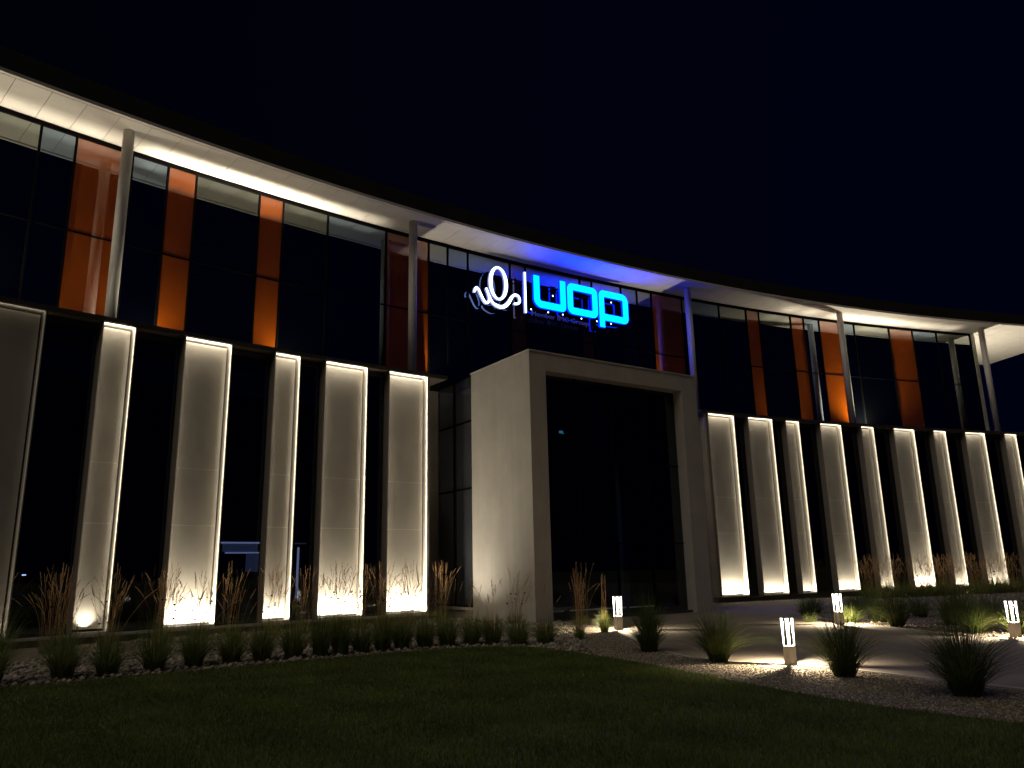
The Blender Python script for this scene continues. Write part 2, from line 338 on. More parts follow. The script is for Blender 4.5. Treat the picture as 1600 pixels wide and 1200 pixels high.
# sill band, plinth, ledge of both wings
for nm, a, b in (('left', T0, -37.84), ('right', -29.4, -12.9)):
    s = MB(); s.arc(97.93, 98.4, a, b, z_b - .12, z_b - .062, .5); s.build('wing_sill', M['sill'] if nm == 'left' else M['ledge'], bld)
    s = MB(); s.arc(98.03, 98.6, a, b, -.3, z_b - .122, .5); s.build('plinth', M['plinth'], bld)
    e2 = -37.34 if nm == 'left' else b
    a2 = a if nm == 'left' else -29.55
    s = MB(); s.arc(97.97, 101.05, a2, e2, z_t + .012, z_t + .14, .5); s.build('ledge', M['ledge'], bld)
    s = MB(); s.arc(98.05, 101.0, a2 + .02, e2 - .02, z_t + .002, z_t + .010, .5); s.build('ledge_underside', M['wall'], bld)
# end walls of the wings and the wall strips beside the portal
s = MB(); s.pbox(98.03, 104.6, -37.84, -37.79, -.2, z_t); s.build('end_wall', M['wall'], bld)
s = MB(); s.pbox(99.9, 100.1, -37.79, -36.9, -.2, z_t); s.build('recess_wall', M['wall'], bld)
s = MB(); s.pbox(98.03, 104.6, -29.40, -29.34, -.2, z_t); s.build('end_wall', M['wall'], bld)
s = MB(); s.pbox(98.35, 98.55, -31.6, -29.40, -.2, z_t - .1); s.build('recess_wall', M['wall'], bld)
s = MB(); s.pbox(102.2, 102.4, -37.8, -29.4, -.2, z_t - .1); s.build('recess_wall', M['wall'], bld)
s = MB(); s.arc(101.0, 102.4, -37.8, -29.4, z_t - .1, z_t + .05); s.build('recess_roof', M['ledge'], bld)

# upper curtain wall
rG = 101.15; zg0, zg1 = z_t + .14, Z + 13.98
mull = [-49.0, -47.8, -46.6, -45.82, -45.04, -44.47, -43.5, -42.84, -42.29, -40.97, -40.44, -39.39, -37.91, -36.75, -36.21, -35.62, -34.33, -33.84, -32.02, -31.61, -30.57, -29.99, -29.45, -28.30, -26.84, -25.75, -25.23, -23.91, -23.36, -22.70, -21.86, -21.19, -19.66, -18.63, -17.56, -16.06]
orange = {-44.47, -42.84, -40.97, -37.91, -25.75, -23.91, -22.70, -19.66, -29.45}
shaded_panes = {-34.33, -32.02}
bluep = {-45.04, -43.5, -39.39, -36.21, -35.62, -30.57, -28.30, -23.36, -21.86, -18.63}
dm = math.degrees(.032 / rG)
zt = Z + 10.62
for i, (a, b) in enumerate(zip(mull, mull[1:])):
    m = M['orange'] if a in orange else M['shaded_orange'] if a in shaded_panes else M['glassb'] if a in bluep else M['glass']
    nm = 'orange_pane' if (a in orange or a in shaded_panes) else 'glass_pane'
    for z0, z1 in ((zg0 + .03, zt - .025), (zt + .025, zg1 - .13)):
        # each pane flat and set a hair out of line with its neighbours
        j1, j2 = random.uniform(-.002, .002), random.uniform(-.002, .002)
        s = MB(); s.quad8([P(rG + j1, a + dm, z0), P(rG + j2, b - dm, z0), P(rG + .02 + j2, b - dm, z0), P(rG + .02 + j1, a + dm, z0),
                           P(rG + j1, a + dm, z1), P(rG + j2, b - dm, z1), P(rG + .02 + j2, b - dm, z1), P(rG + .02 + j1, a + dm, z1)])
        s.build(nm, m, bld)
    s = MB(); s.pbox(rG - .02, rG + .06, a + dm, b - dm, zt - .025, zt + .025); s.build('transom', M['dark'], bld)
    s = MB(); s.pbox(rG - .05, rG + .08, a, b, zg1 - .13, zg1); s.build('head_rail', M['dark'], bld)
    s = MB(); s.pbox(rG - .03, rG + .08, a, b, zg0 - .02, zg0 + .03); s.build('bottom_rail', M['dark'], bld)
for a in mull:
    s = MB(); s.pbox(rG - .045, rG + .08, a - dm, a + dm, zg0 + .032, zg1 - .132); s.build('mullion', M['dark'], bld)
s = MB(); s.pbox(rG - .1, rG + 8, TG + .03, TG + .16, z_t + .14, zg1); s.build('end_post', M['column'], bld)
s = MB(); s.arc(rG + .12, rG + .2, T0, TG, zg0, zg1); s.build('backing_wall', M['black'], bld)

# roof: slab, fascia, lip, soffit panels one by one
s = MB(); s.arc(99.22, 112, T0, TE, Z + 14.06, Z + 14.35, .5); s.build('roof_slab', M['fascia'], bld)
s = MB(); s.arc(99.12, 99.6, T0, TE, Z + 14.10, Z + 14.74, .5); s.build('fascia', M['fascia'], bld)
s = MB(); s.arc(99.12, 99.245, T0, TE, Z + 13.985, Z + 14.098, .5); s.build('soffit_lip', M['soffit'], bld)
n = int((TE - T0) / .545); st = (TE - T0) / n; gj = math.degrees(.007 / 100)
me_cache = None
for i in range(n):
    a, b = T0 + st * i + gj, T0 + st * (i + 1) - gj
    s = MB(); s.pbox(99.295, 101.2, a, b, Z + 14.0, Z + 14.02); s.build('soffit_panel', M['soffit'], bld)
    if b > TG - .6:
        for ra, rb in ((101.214, 103.2), (103.214, 105.3), (105.314, 107.7)):
            s = MB(); s.pbox(ra, rb, a, b, Z + 14.0, Z + 14.02); s.build('soffit_panel', M['soffit'], bld)

# round columns standing on the ledge
def cyl_mesh(name, r, z0, z1, n=32):
    v = [(r * math.cos(2 * math.pi * i / n), r * math.sin(2 * math.pi * i / n), z) for z in (z0, z1) for i in range(n)]
    f = [(i, (i + 1) % n, n + (i + 1) % n, n + i) for i in range(n)] + [tuple(range(n))[::-1], tuple(range(n, 2 * n))]
    me = bpy.data.meshes.new(name); me.from_pydata(v, [], f); me.update()
    for p in me.polygons[:n]: p.use_smooth = True
    return me
cm = cyl_mesh('column', .17, z_t + .142, Z + 13.998)
for th in (-50.2, -43.79, -37.56, -28.62, -22.42, -16.22):
    o = link('round_column', cm, M['column'], bld); o.location = Vector(P(100.0, th, 0)) - bld.location

# ---------------------------------------------------------------- entrance portal
A, G = Vector((.575, 24.747)), Vector((7.028, 29.061)); u = (G - A).normalized(); v = Vector((-u.y, u.x)); W = (G - A).length; D = 3.743
por = empty('entrance_portal', (A.x, A.y, 0)); por['offset'] = tuple(por.location)
tag(por, 'tall beige rendered entrance portal framing dark glass doors', 'entrance')
def q(uu, vv): p = A + u * uu + v * vv; return (p.x, p.y)
def ubox(mb, u0, u1, v0, v1, z0, z1, mi=0): mb.prism([q(u0, v0), q(u1, v0), q(u1, v1), q(u0, v1)], z0, z1, mi)
zp = Z + 7.1
s = MB(); ubox(s, 0, .66, 0, D, -.2, Z + 6.44); s.build('portal_pier', M['render'], por)
s = MB(); ubox(s, 6.97, W, 0, D, -.2, Z + 6.44); s.build('portal_pier', M['render'], por)
s = MB(); ubox(s, 0, W, 0, D, Z + 6.44, zp - .05); s.build('lintel', M['render'], por)
s = MB(); ubox(s, -.03, W + .03, -.03, D + .02, zp - .048, zp); s.build('coping', M['sill'], por)
s = MB(); ubox(s, .66, 6.97, .44, .46, .12, Z + 6.43); s.build('lobby_glass', M['lobby'], por)
for uu in (2.2, 3.8, 5.4):
    s = MB(); ubox(s, uu - .025, uu + .025, .40, .50, .12, Z + 6.43); s.build('glazing_bar', M['dark'], por)
for zz in (2.4, 5.2):
    for a, b in ((.66, 2.175), (2.225, 3.775), (3.825, 5.375), (5.425, 6.97)):
        s = MB(); ubox(s, a, b, .41, .49, zz, zz + .05); s.build('glazing_bar', M['dark'], por)
for a, b in ((.68, 1.35), (1.6, 2.9), (3.0, 4.0), (4.15, 5.3)):  # pale bars standing in for the kerb's reflection in the lobby glass
    s = MB(); ubox(s, a, b, .37, .395, .28, .32); s.build('kerb_reflection', M['sill'], por)
s = MB(); ubox(s, .66, 6.97, .2, .5, .0, .10); s.build('threshold', M['ledge'], por)
# lobby behind
s = MB(); ubox(s, .70, 6.9, 3.9, 4.0, 0, 8); ubox(s, .66, 6.97, .5, 3.9, Z + 6.3, Z + 6.4); ubox(s, .66, 6.97, .5, 3.9, .0, .05); s.build('lobby_shell', M['black'], por)
# glazed link between portal and wing
cuts = [3.76, 5.15, 6.37]
for a, b, zz in ((3.80, 5.12, [Z - 1.2, Z + 2.91, Z + 5.37, Z + 7.05]), (5.18, 6.37, [Z - 1.2, Z - .09, Z + 2.91, Z + 5.37, Z + 7.05])):
    for z0, z1 in zip(zz, zz[1:]):
        s = MB(); ubox(s, .10, .12, a, b, z0 + .025, z1 - .025); s.build('link_pane', M['side'], por)
        s = MB(); ubox(s, .06, .16, a, b, z0 - .025, z0 + .025); s.build('link_transom', M['dark'], por)
for a, b in ((3.75, 3.80), (5.12, 5.18)):
    s = MB(); ubox(s, .05, .16, a, b, Z - 1.225, Z + 7.04); s.build('link_mullion', M['dark'], por)
s = MB(); ubox(s, .05, .16, 3.75, 6.37, Z + 7.04, Z + 7.09); s.build('link_transom', M['dark'], por)
s = MB(); ubox(s, -.02, .3, 3.75, 6.4, Z - 1.32, Z - 1.226); s.build('link_sill', M['sill'], por)
s = MB(); ubox(s, .04, .3, 3.75, 6.4, -.2, Z - 1.321); s.build('link_plinth', M['wall'], por)
s = MB(); ubox(s, .2, 5.5, 3.76, 6.9, Z + 6.95, Z + 7.06); s.build('link_roof', M['ledge'], por)
s = MB(); ubox(s, .22, .26, 3.76, 6.5, .2, Z + 6.9); s.build('link_backing', M['black'], por)

# exit sign hanging inside
ex = MB(); c = A + u * 3.3 + v * 2.5
def q2(uu, vv): return q(uu, vv)
ubox(ex, 3.42, 3.58, 2.98, 3.0, Z + 5.02, Z + 5.11); ubox(ex, 3.58, 3.62, 2.98, 3.0, Z + 5.00, Z + 5.03)
eo = ex.build('exit_sign', M['exitgreen']); tag(eo, 'tiny turquoise glowing emergency sign inside the dark lobby', 'sign')
ex = MB(); ubox(ex, 3.4, 3.66, 3.01, 3.05, Z + 4.98, Z + 5.15); x_ = ex.build('sign_case', M['metal'], eo)

# glowing bars standing in for a lit porch's reflection in the left windows
rbars = MB()
rbars.pbox(104.0, 104.05, -40.72, -39.9, Z + 1.18, Z + 1.24, 0); rbars.pbox(104.0, 104.05, -40.62, -39.9, Z + .82, Z + .87, 0)
rbars.pbox(104.0, 104.05, -40.18, -39.92, Z + .15, Z + .80, 1); rbars.pbox(104.02, 104.06, -40.68, -39.95, Z + .88, Z + 1.17, 1)
rbars.pbox(104.0, 104.05, -39.14, -38.88, Z + 1.17, Z + 1.22, 1); rbars.pbox(104.0, 104.05, -39.07, -39.03, Z - .9, Z + 1.05, 0)
do = rbars.build('porch_reflection', [M['cool'], M['coold']]); tag(do, 'faintly blue glowing bars standing in for a reflection in the windows of the left wing', 'doorway')
cl = MB(); cl.pbox(100.5, 100.55, -44.58, -44.53, Z + .14, Z + .17); co = cl.build('ceiling_lamp', M['white']); tag(co, 'tiny white lamp glinting behind the dark window left of the narrow lit panel', 'lamp')

# ---------------------------------------------------------------- illuminated sign
th0 = -33.2; so = Vector(P(100.73, th0, 0)); su = Vector((math.cos(R(th0)), -math.sin(R(th0)), 0)); sn = Vector((-math.sin(R(th0)), -math.cos(R(th0)), 0))
sg = empty('illuminated_sign', so + Vector((0, 0, Z + 11.4))); sg['offset'] = tuple(sg.location)
tag(sg, 'illuminated logo sign, white script emblem and blue letters uop under the roof edge', 'sign')
def SP(x, z, d=0): return so + su * x + sn * d + Vector((0, 0, Z + z))
def extr(name, outline, m_face, m_edge, d0=-.06, d1=.06, holes=None):
    """extruded letter from 2D outline loops, face and edge materials"""
    cu = bpy.data.curves.new(name, 'CURVE'); cu.dimensions = '2D'; cu.fill_mode = 'BOTH'; cu.extrude = (d1 - d0) / 2
    for lp in [outline] + (holes or []):
        sp = cu.splines.new('POLY'); sp.points.add(len(lp) - 1); sp.use_cyclic_u = True
        for pt, (x, y) in zip(sp.points, lp): pt.co = (x, y, 0, 1)
    o = bpy.data.objects.new(name, cu); dg = bpy.context.evaluated_depsgraph_get(); col.objects.link(o)
    dg.update(); me = bpy.data.meshes.new_from_object(o.evaluated_get(dg)); bpy.data.objects.remove(o); bpy.data.curves.remove(cu)
    me.materials.clear(); me.materials.append(m_face); me.materials.append(m_edge)
    me.materials.append(M['back'])
    for p in me.polygons: p.material_index = 0 if p.normal.z > .9 else 2 if p.normal.z < -.9 else 1
    for vv in me.vertices:
        x, y, z = vv.co; vv.co = SP(x, y, z + (d0 + d1) / 2)
    me.update()
    return link(name, me, None, sg)
def rrect(x0, x1, z0, z1, r, corners=(1, 1, 1, 1), n=8):  # corners: bl, br, tr, tl
    out = []
    for (cx, cz, a0, on, px, pz) in ((x0 + r, z0 + r, 180, corners[0], x0, z0), (x1 - r, z0 + r, 270, corners[1], x1, z0), (x1 - r, z1 - r, 0, corners[2], x1, z1), (x0 + r, z1 - r, 90, corners[3], x0, z1)):
        if on: out += [(cx + r * math.cos(R(a0 + 90 * i / n)), cz + r * math.sin(R(a0 + 90 * i / n))) for i in range(n + 1)]
        else: out.append((px, pz))
    return out
x0, xh, bl, sw = -.99, 13.31, 11.77, .33
def arcp(cx, cz, r, a0, a1, n=8): return [(cx + r * math.cos(R(a0 + (a1 - a0) * i / n)), cz + r * math.sin(R(a0 + (a1 - a0) * i / n))) for i in range(n + 1)]
U = [(x0, xh)] + arcp(x0 + .42, bl + .42, .42, 180, 270) + arcp(.85 - .25, bl + .25, .25, 270, 360) + [(.85, xh), (.53, xh), (.53, bl + sw)] + arcp(x0 + sw + .12, bl + sw + .12, .12, 270, 180, 4) + [(x0 + sw, xh)]
extr('letter_u', U, M['cyan'], M['blue'])
extr('letter_o', rrect(.95, 2.79, bl, xh, .32), M['cyan'], M['blue'], holes=[rrect(1.28, 2.46, bl + sw, xh - sw, .05)])
Pp = [(2.88, 11.40), (3.20, 11.40), (3.20, bl)] + arcp(4.74 - .32, bl + .32, .32, 270, 360) + arcp(4.74 - .38, xh - .38, .38, 0, 90) + arcp(2.88 + .32, xh - .32, .32, 90, 180)
extr('letter_p', Pp, M['cyan'], M['blue'], holes=[rrect(3.20, 4.40, bl + sw, xh - sw, .05)])
def ribbon(pts, wd, closed=False):
    p = [Vector(x) for x in pts]; 
    # Catmull-Rom smoothing
    q_ = []; m_ = len(p)
    for i in range(m_ if closed else m_ - 1):
        a, b, c_, d = (p[(i - 1) % m_] if (closed or i > 0) else p[0]), p[i % m_], p[(i + 1) % m_], (p[(i + 2) % m_] if (closed or i < m_ - 2) else p[-1])
        for k in range(5):
            t = k / 5; q_.append(.5 * ((2 * b) + (c_ - a) * t + (2 * a - 5 * b + 4 * c_ - d) * t * t + (3 * b - a - 3 * c_ + d) * t ** 3))
    if not closed: q_.append(p[-1])
    L, Rr = [], []
    for i, pt in enumerate(q_):
        t = (q_[min(i + 1, len(q_) - 1)] - q_[max(i - 1, 0)]).normalized(); n_ = Vector((-t.y, t.x)); h = wd(i / (len(q_) - 1)) / 2
        L.append(tuple(pt + n_ * h)); Rr.append(tuple(pt - n_ * h))
    te = (q_[-1] - q_[-2]).normalized(); h = wd(1) / 2; a = math.degrees(math.atan2(te.y, te.x))
    cap = arcp(q_[-1].x, q_[-1].y, h, a + 90, a - 90, 6)[1:-1]
    ts = (q_[0] - q_[1]).normalized(); a = math.degrees(math.atan2(ts.y, ts.x)); h = wd(0) / 2; cap2 = arcp(q_[0].x, q_[0].y, h, a + 90, a - 90, 6)[1:-1]
    return L + cap + Rr[::-1] + cap2
el = lambda cx, cz, a, b, tilt=0: [(cx + a * math.cos(t) + tilt * b * math.sin(t), cz + b * math.sin(t)) for t in np.linspace(0, 2 * math.pi, 48, endpoint=False)]
extr('emblem_oval', el(-2.91, 12.53, .50, .80), M['white'], M['wedge'], holes=[el(-2.91, 12.53, .32, .70)])
wp = [(-4.15, 11.93), (-4.11, 12.07), (-4.02, 12.11), (-3.93, 12.02), (-3.82, 11.83), (-3.70, 11.62), (-3.57, 11.50), (-3.45, 11.55), (-3.40, 11.70), (-3.44, 11.92), (-3.54, 12.16)]
extr('emblem_script', ribbon(wp, lambda t: .105), M['white'], M['wedge'])
swp = [(-3.40, 11.86), (-3.30, 11.66), (-3.18, 11.53), (-3.01, 11.46), (-2.81, 11.43), (-2.60, 11.50), (-2.39, 11.70), (-2.26, 11.91), (-2.15, 12.06), (-2.02, 12.14), (-1.86, 12.11), (-1.78, 11.97), (-1.80, 11.82), (-1.92, 11.73), (-2.06, 11.71)]
extr('emblem_swash', ribbon(swp, lambda t: .10 + .065 * math.sin(math.pi * min(1, t * 1.35)) ** 2), M['white'], M['wedge'])
extr('divider_bar', [(-1.515, 11.38), (-1.415, 11.38), (-1.415, 13.35), (-1.515, 13.35)], M['white'], M['wedge'])
# unlit caption
tx = bpy.data.curves.new('caption', 'FONT'); tx.body = 'Member IMC Group'; tx.size = .42; tx.extrude = .02; tx.space_character = 1.04
to = bpy.data.objects.new('caption', tx); col.objects.link(to); bpy.context.view_layer.update()
dg = bpy.context.evaluated_depsgraph_get(); me = bpy.data.meshes.new_from_object(to.evaluated_get(dg)); bpy.data.objects.remove(to)
xs = [vv.co.x for vv in me.vertices]; sx = 3.3 / (max(xs) - min(xs))
for vv in me.vertices: vv.co = SP(-1.1 + (vv.co.x - min(xs)) * sx, 11.33 + vv.co.y * .8, vv.co.z)
bm = bmesh.new(); bm.from_mesh(me); bm.verts.ensure_lookup_table(); left = set(bm.verts)
while left:
    st_ = [left.pop()]; isl = set(st_)
    while st_:
        for e_ in st_.pop().link_edges:
            for q_ in e_.verts:
                if q_ not in isl: isl.add(q_); st_.append(q_); left.discard(q_)
    idx = {q_: n_ for n_, q_ in enumerate(isl)}
    fs = {f_ for q_ in isl for f_ in q_.link_faces}
    pyd('caption_letter', [q_.co[:] for q_ in isl], [tuple(idx[q_] for q_ in f_.verts) for f_ in fs], M['letter'], sg)
bm.free()
# small stud lamps
for x, z in [(.06, 12.45), (3.62, 12.74), (-1.2, 11.58), (-.24, 11.59), (.61, 11.62), (1.71, 11.60), (2.66, 11.62), (3.54, 11.63)]:
    bm = bmesh.new(); bmesh.ops.create_circle(bm, cap_ends=True, segments=12, radius=.040, matrix=Matrix.Translation(SP(x, z, .10)) @ sn.to_track_quat('Z', 'Y').to_matrix().to_4x4())
    g_ = bmesh.ops.extrude_face_region(bm, geom=bm.faces[:]); bmesh.ops.translate(bm, verts=[q_ for q_ in g_['geom'] if isinstance(q_, bmesh.types.BMVert)], vec=-sn * .03); me = bpy.data.meshes.new('stud_lamp'); bm.to_mesh(me); bm.free()
    o_ = link('stud_lamp', me, [M['back'], M['white']], sg)
    for p_ in me.polygons: p_.material_index = 1 if abs(p_.normal.dot(sn)) > .9 and (p_.center - SP(x, z, .10)).dot(sn) > -.01 else 0
# backing plate and the rails that hold the letters off the glass
for z in (12.0, 12.95):
    vv = [SP(-3.6, z, -.22), SP(4.5, z, -.22), SP(4.5, z + .04, -.22), SP(-3.6, z + .04, -.22), SP(-3.6, z, -.18), SP(4.5, z, -.18), SP(4.5, z + .04, -.18), SP(-3.6, z + .04, -.18)]
    s = MB(); s.quad8([tuple(p) for p in vv]); s.build('mounting_rail', M['dark'], sg)

# ---------------------------------------------------------------- building lamps
def uplight(r, t, z, tr, tt, tz, p, ang=60, c=WARM, rad=.05, label=None):
    spot('uplight_beam', P(r, t, z), P(tr, tt, tz), p, c, ang, 1, rad)
def strip_up(t, w2, r_, pm, lean=0):
    ov = Vector(P(1, t, 0)) - Vector(P(0, t, 0))
    area('soffit_strip_lamp', P(r_, t - w2, Z + 12.3), P(r_, t + w2, Z + 12.3), .04, Vector((0, 0, 1)) - ov * lean, pm, WARM2, spread=52)
for k_ in range(12):
    t = -43.15 + .44 * k_; strip_up(t, .2, 100.74, 16 * math.exp(-((t + 41.35) / 1.75) ** 2) + 1.2, -.10)
for t, p in ((-43.9, 2.4), (-44.4, 3.2), (-45.0, 3), (-45.6, 2.6), (-46.2, 2.6)): strip_up(t, .22, 100.74, p, -.08)
for t, p in ((-22.2, 4), (-21.7, 6), (-21.2, 7), (-20.7, 7), (-20.2, 6.5), (-19.7, 5.5), (-19.2, 4.5), (-18.6, 4), (-18.0, 3.5), (-17.3, 3), (-23.4, 2.6), (-24.2, 2)): strip_up(t, .22, 100.7, p, .14)
uplight(100.6, -43.1, z_t + .3, 100.3, -42.9, Z + 14, 260, 150)
uplight(100.5, -40.3, z_t + .3, 100.0, -40.3, Z + 14, 300, 150)
uplight(99.2, -42.0, z_t + .2, 101.15, -42.0, Z + 9.5, 60, 130)  # outer wash lamps, added to light the orange panes evenly
uplight(99.2, -45.0, z_t + .2, 101.15, -44.6, Z + 9.5, 100, 130)
uplight(100.5, -46.0, z_t + .3, 100.3, -46, Z + 14, 900, 130)
uplight(100.5, -21.4, z_t + .3, 100.2, -21.2, Z + 14, 2000, 150)
uplight(99.2, -21.0, z_t + .2, 101.15, -21.0, Z + 9.5, 130, 130)  # right wing wash lamps, also added for evenly lit panes
uplight(99.2, -24.6, z_t + .2, 101.15, -24.6, Z + 9.5, 110, 130)
# unseen floodlights put on the recess roof, added shields cut their beam edge
def flood_lamp(t, side, zbase):
    f = MB(); d_ = math.degrees(.01 / 100.6)
    zl = zbase + .18; tf = t + side * math.degrees(.023 / 100.6) * 1.0
    f.pbox(100.45, 100.75, t - .10, t + .10, zbase, zbase + .10); fo = f.build('added_floodlight_body', M['metal'], bld)
    g_ = MB(); g_.pbox(100.0, 101.0, min(tf, tf + side * d_), max(tf, tf + side * d_), zbase + .101, zbase + .68); g_.build('added_shield', M['metal'], bld)
    spot('uplight_beam', P(100.6, t, zl), P(100.35, t - side * .75, Z + 14), 620, WARM2, 74, 1, .006)
flood_lamp(-36.80, -1, z_t + .06)
flood_lamp(-29.29, 1, z_t + .06)
spot('uplight_beam', P(103.0, -15.86, z_t + 1.0), P(101.2, -14.2, Z + 14), 2600, WARM2, 150, 1, .02)
_p = A + v * 3.4 - u * 1.2
spot('uplight_beam', (_p.x, _p.y, .12), tuple(A + v * 1.5) + (6.2,), 240, WARM2, 120, 1, .08)

# ---------------------------------------------------------------- bollard lights
def bollard(loc, h, wd, rz, label):
    b = empty('bollard_light', (*loc, 0)); b.rotation_euler.z = rz
    tag(b, label, 'bollard light', 'bollard lights beside the path')
    hb = h * .42; wd *= .84; x = wd / 2
    def bx(nm, x0, x1, y0, y1, z0, z1, m, bev=.004):
        s = MB(); s.quad8([(x0, y0, z0), (x1, y0, z0), (x1, y1, z0), (x0, y1, z0), (x0, y0, z1), (x1, y0, z1), (x1, y1, z1), (x0, y1, z1)]); return s.build(nm, m, b, bevel=bev)
    bx('base', -x, x, -x, x, -.02, hb, M['bollard'])
    c_ = wd * .085
    for sx_ in (-1, 1):
        for sy in (-1, 1):
            cx_, cy_ = sx_ * (x - c_), sy * (x - c_)
            s = MB(); k = 1.15
            s.quad8([(cx_ - c_ * .6, cy_ - c_ * .5, hb + .001), (cx_ + c_ * .5, cy_ - c_ * .5, hb + .001), (cx_ + c_ * .5, cy_ + c_ * .5, hb + .001), (cx_ - c_ * .5, cy_ + c_ * .5, hb + .001),
                     (cx_ - c_ * k, cy_ - c_ * k, h), (cx_ + c_ * k, cy_ - c_ * k, h), (cx_ + c_ * k, cy_ + c_ * k, h), (cx_ - c_ * k, cy_ + c_ * k, h)])
            s.build('light_bar', M['lamp'], b)
    bx('top_plate', -x * .96, x * .96, -x * .96, x * .96, h + .001, h + .014, M['bollard'], .002)
    d = bpy.data.lights.new('bollard_glow', 'SPOT'); d.energy = 760; d.color = (1, .82, .56); d.shadow_soft_size = .012; d.spot_size = R(160); d.spot_blend = .8
    o = bpy.data.objects.new('bollard_glow', d); col.objects.link(o); o.location = (*loc, hb + (h - hb) * .93); o['kind'] = 'helper'
bollard((4.43, 13.37), .74, .17, R(20), 'bollard light at the near edge of the path beside the spiky dark clump')
bollard((8.63, 21.79), .80, .20, R(35), 'bollard light on the far side of the path beside bright green grass')
bollard((2.67, 21.46), .86, .20, R(30), 'bollard light in front of the dark portal doors, partly behind a grass clump')
bollard((10.5, 17.24), .74, .19, R(8), 'rightmost bollard light at the right edge of the photo')

# ---------------------------------------------------------------- vegetation
def blade_mesh(name, n, h, spread, wd, lean=.5, base=.12, seg=4, droop=1.0, hvar=.35, seed=0):
    g = np.random.default_rng(seed); az = g.uniform(0, 2 * np.pi, n); rr = base * np.sqrt(g.uniform(0, 1, n))
    bx_, by_ = rr * np.cos(az), rr * np.sin(az); az2 = az + g.normal(0, .5, n); uu_ = g.uniform(0, 1, n) ** .75; hh = h * (1 - hvar * g.uniform(0, 1, n)) * (1 - .42 * uu_ ** 2); ln = uu_ * 2.1 * lean * spread
    t = np.linspace(0, 1, seg + 1)[None, :]
    out = ln[:, None] * t ** 1.7; z = hh[:, None] * (t - droop * .32 * (ln / max(spread, .01))[:, None].clip(0, 1.4) * t ** 3)
    x = bx_[:, None] + out * np.cos(az2)[:, None] ; y = by_[:, None] + out * np.sin(az2)[:, None]
    wv = wd * (1 - .95 * t ** 1.3) * g.uniform(.6, 1.2, n)[:, None]; fa = az2 + np.pi / 2 + g.normal(0, .6, n)
    ox, oy = np.cos(fa)[:, None] * wv / 2, np.sin(fa)[:, None] * wv / 2
    V = np.stack([np.stack([x - ox, y - oy, z], -1), np.stack([x + ox, y + oy, z], -1)], 2).reshape(-1, 3)
    k = (np.arange(n)[:, None] * (seg + 1) + np.arange(seg)[None, :]).ravel() * 2
    Fc = np.stack([k, k + 1, k + 3, k + 2], 1)
    me = bpy.data.meshes.new(name); me.vertices.add(len(V)); me.vertices.foreach_set('co', V.ravel()); me.loops.add(Fc.size); me.loops.foreach_set('vertex_index', Fc.ravel().astype(np.int32))
    me.polygons.add(len(Fc)); me.polygons.foreach_set('loop_start', np.arange(len(Fc), dtype=np.int32) * 4); me.update(calc_edges=True)
    at = me.attributes.new('tone', 'FLOAT', 'POINT'); at.data.foreach_set('value', np.repeat(g.uniform(0, 1, n), (seg + 1) * 2).astype(np.float32))
    return me
def plume_mesh(name, n, h, spread, seed, base=.1, head=.30, tilt=0.0):
    """thin stems each ending in a feathery head made of many short bristles"""
    g = np.random.default_rng(seed); V = []; Fc = []; tn = []
    for i in range(n):
        az = g.uniform(0, 6.283); ln = abs(g.normal(0, spread)); hh = h * g.uniform(.62, 1.08); bx_, by_ = g.uniform(-base, base, 2)
        dx, dy = ln * math.cos(az) + tilt, ln * math.sin(az); tone = g.uniform(0, 1)
        fa = g.uniform(0, 6.283); o = np.array([math.cos(fa), math.sin(fa), 0]) * .0026; pw = g.uniform(1.5, 2.6)
        def pos(t): return np.array([bx_ + dx * t ** pw, by_ + dy * t ** pw, hh * t * (1 - .05 * ln / max(spread, .01) * t ** 3)])
        k = len(V); ns_ = 5
        for q_ in range(ns_ + 1): p = pos(q_ / ns_); V += [p - o, p + o]; tn += [tone * .4] * 2
        Fc += [(k + 2 * q_, k + 2 * q_ + 1, k + 2 * q_ + 3, k + 2 * q_ + 2) for q_ in range(ns_)]
        hl = head * g.uniform(.6, 1.15) / hh
        for j in range(24):
            s = g.uniform(0, 1); t_ = 1 - hl * (1 - s); c0 = pos(t_); ax = pos(min(1.02, t_ + .03)) - c0; ax /= np.linalg.norm(ax)
            w_ = .025 * (1 - s) ** .5 * (.3 + min(1, s * 4) * .7) + .002
            a2 = g.uniform(0, 6.283); d = np.array([math.cos(a2), math.sin(a2), 0]) * w_; tip = c0 + d + ax * .05; e = np.cross(ax, d); e = e / (np.linalg.norm(e) + 1e-9) * .0058
            k = len(V); V += [c0 - e, c0 + e, tip]; tn += [tone] * 3; Fc.append((k, k + 1, k + 2))
    me = bpy.data.meshes.new(name); me.from_pydata([tuple(map(float, p)) for p in V], [], Fc); me.update()
    at = me.attributes.new('tone', 'FLOAT', 'POINT'); at.data.foreach_set('value', np.array(tn, np.float32))
    return me
def seed_mesh(name, n, h, seed):
    g = np.random.default_rng(seed); bm = bmesh.new(); st_ = []
    for i in range(n):
        x, y = g.normal(0, .16, 2); hh = h * g.uniform(.5, 1.05); r_ = g.uniform(.018, .034)
        bmesh.ops.create_icosphere(bm, subdivisions=1, radius=r_, matrix=Matrix.Translation((x, y, hh)) @ Matrix.Diagonal((1.2, 1.2, .75, 1))); st_.append((x, y, hh))
    me = bpy.data.meshes.new(name); bm.to_mesh(me); bm.free()
    V = []; Fc = []
    for x, y, hh in st_:
        k = len(V); V += [(x * .3 - .002, y * .3, 0), (x * .3 + .002, y * .3, 0), (x + .0015, y, hh), (x - .0015, y, hh)]; Fc.append((k, k + 1, k + 2, k + 3))
    m2 = bpy.data.meshes.new('stems'); m2.from_pydata(V, [], Fc); m2.update()
    return me, m2

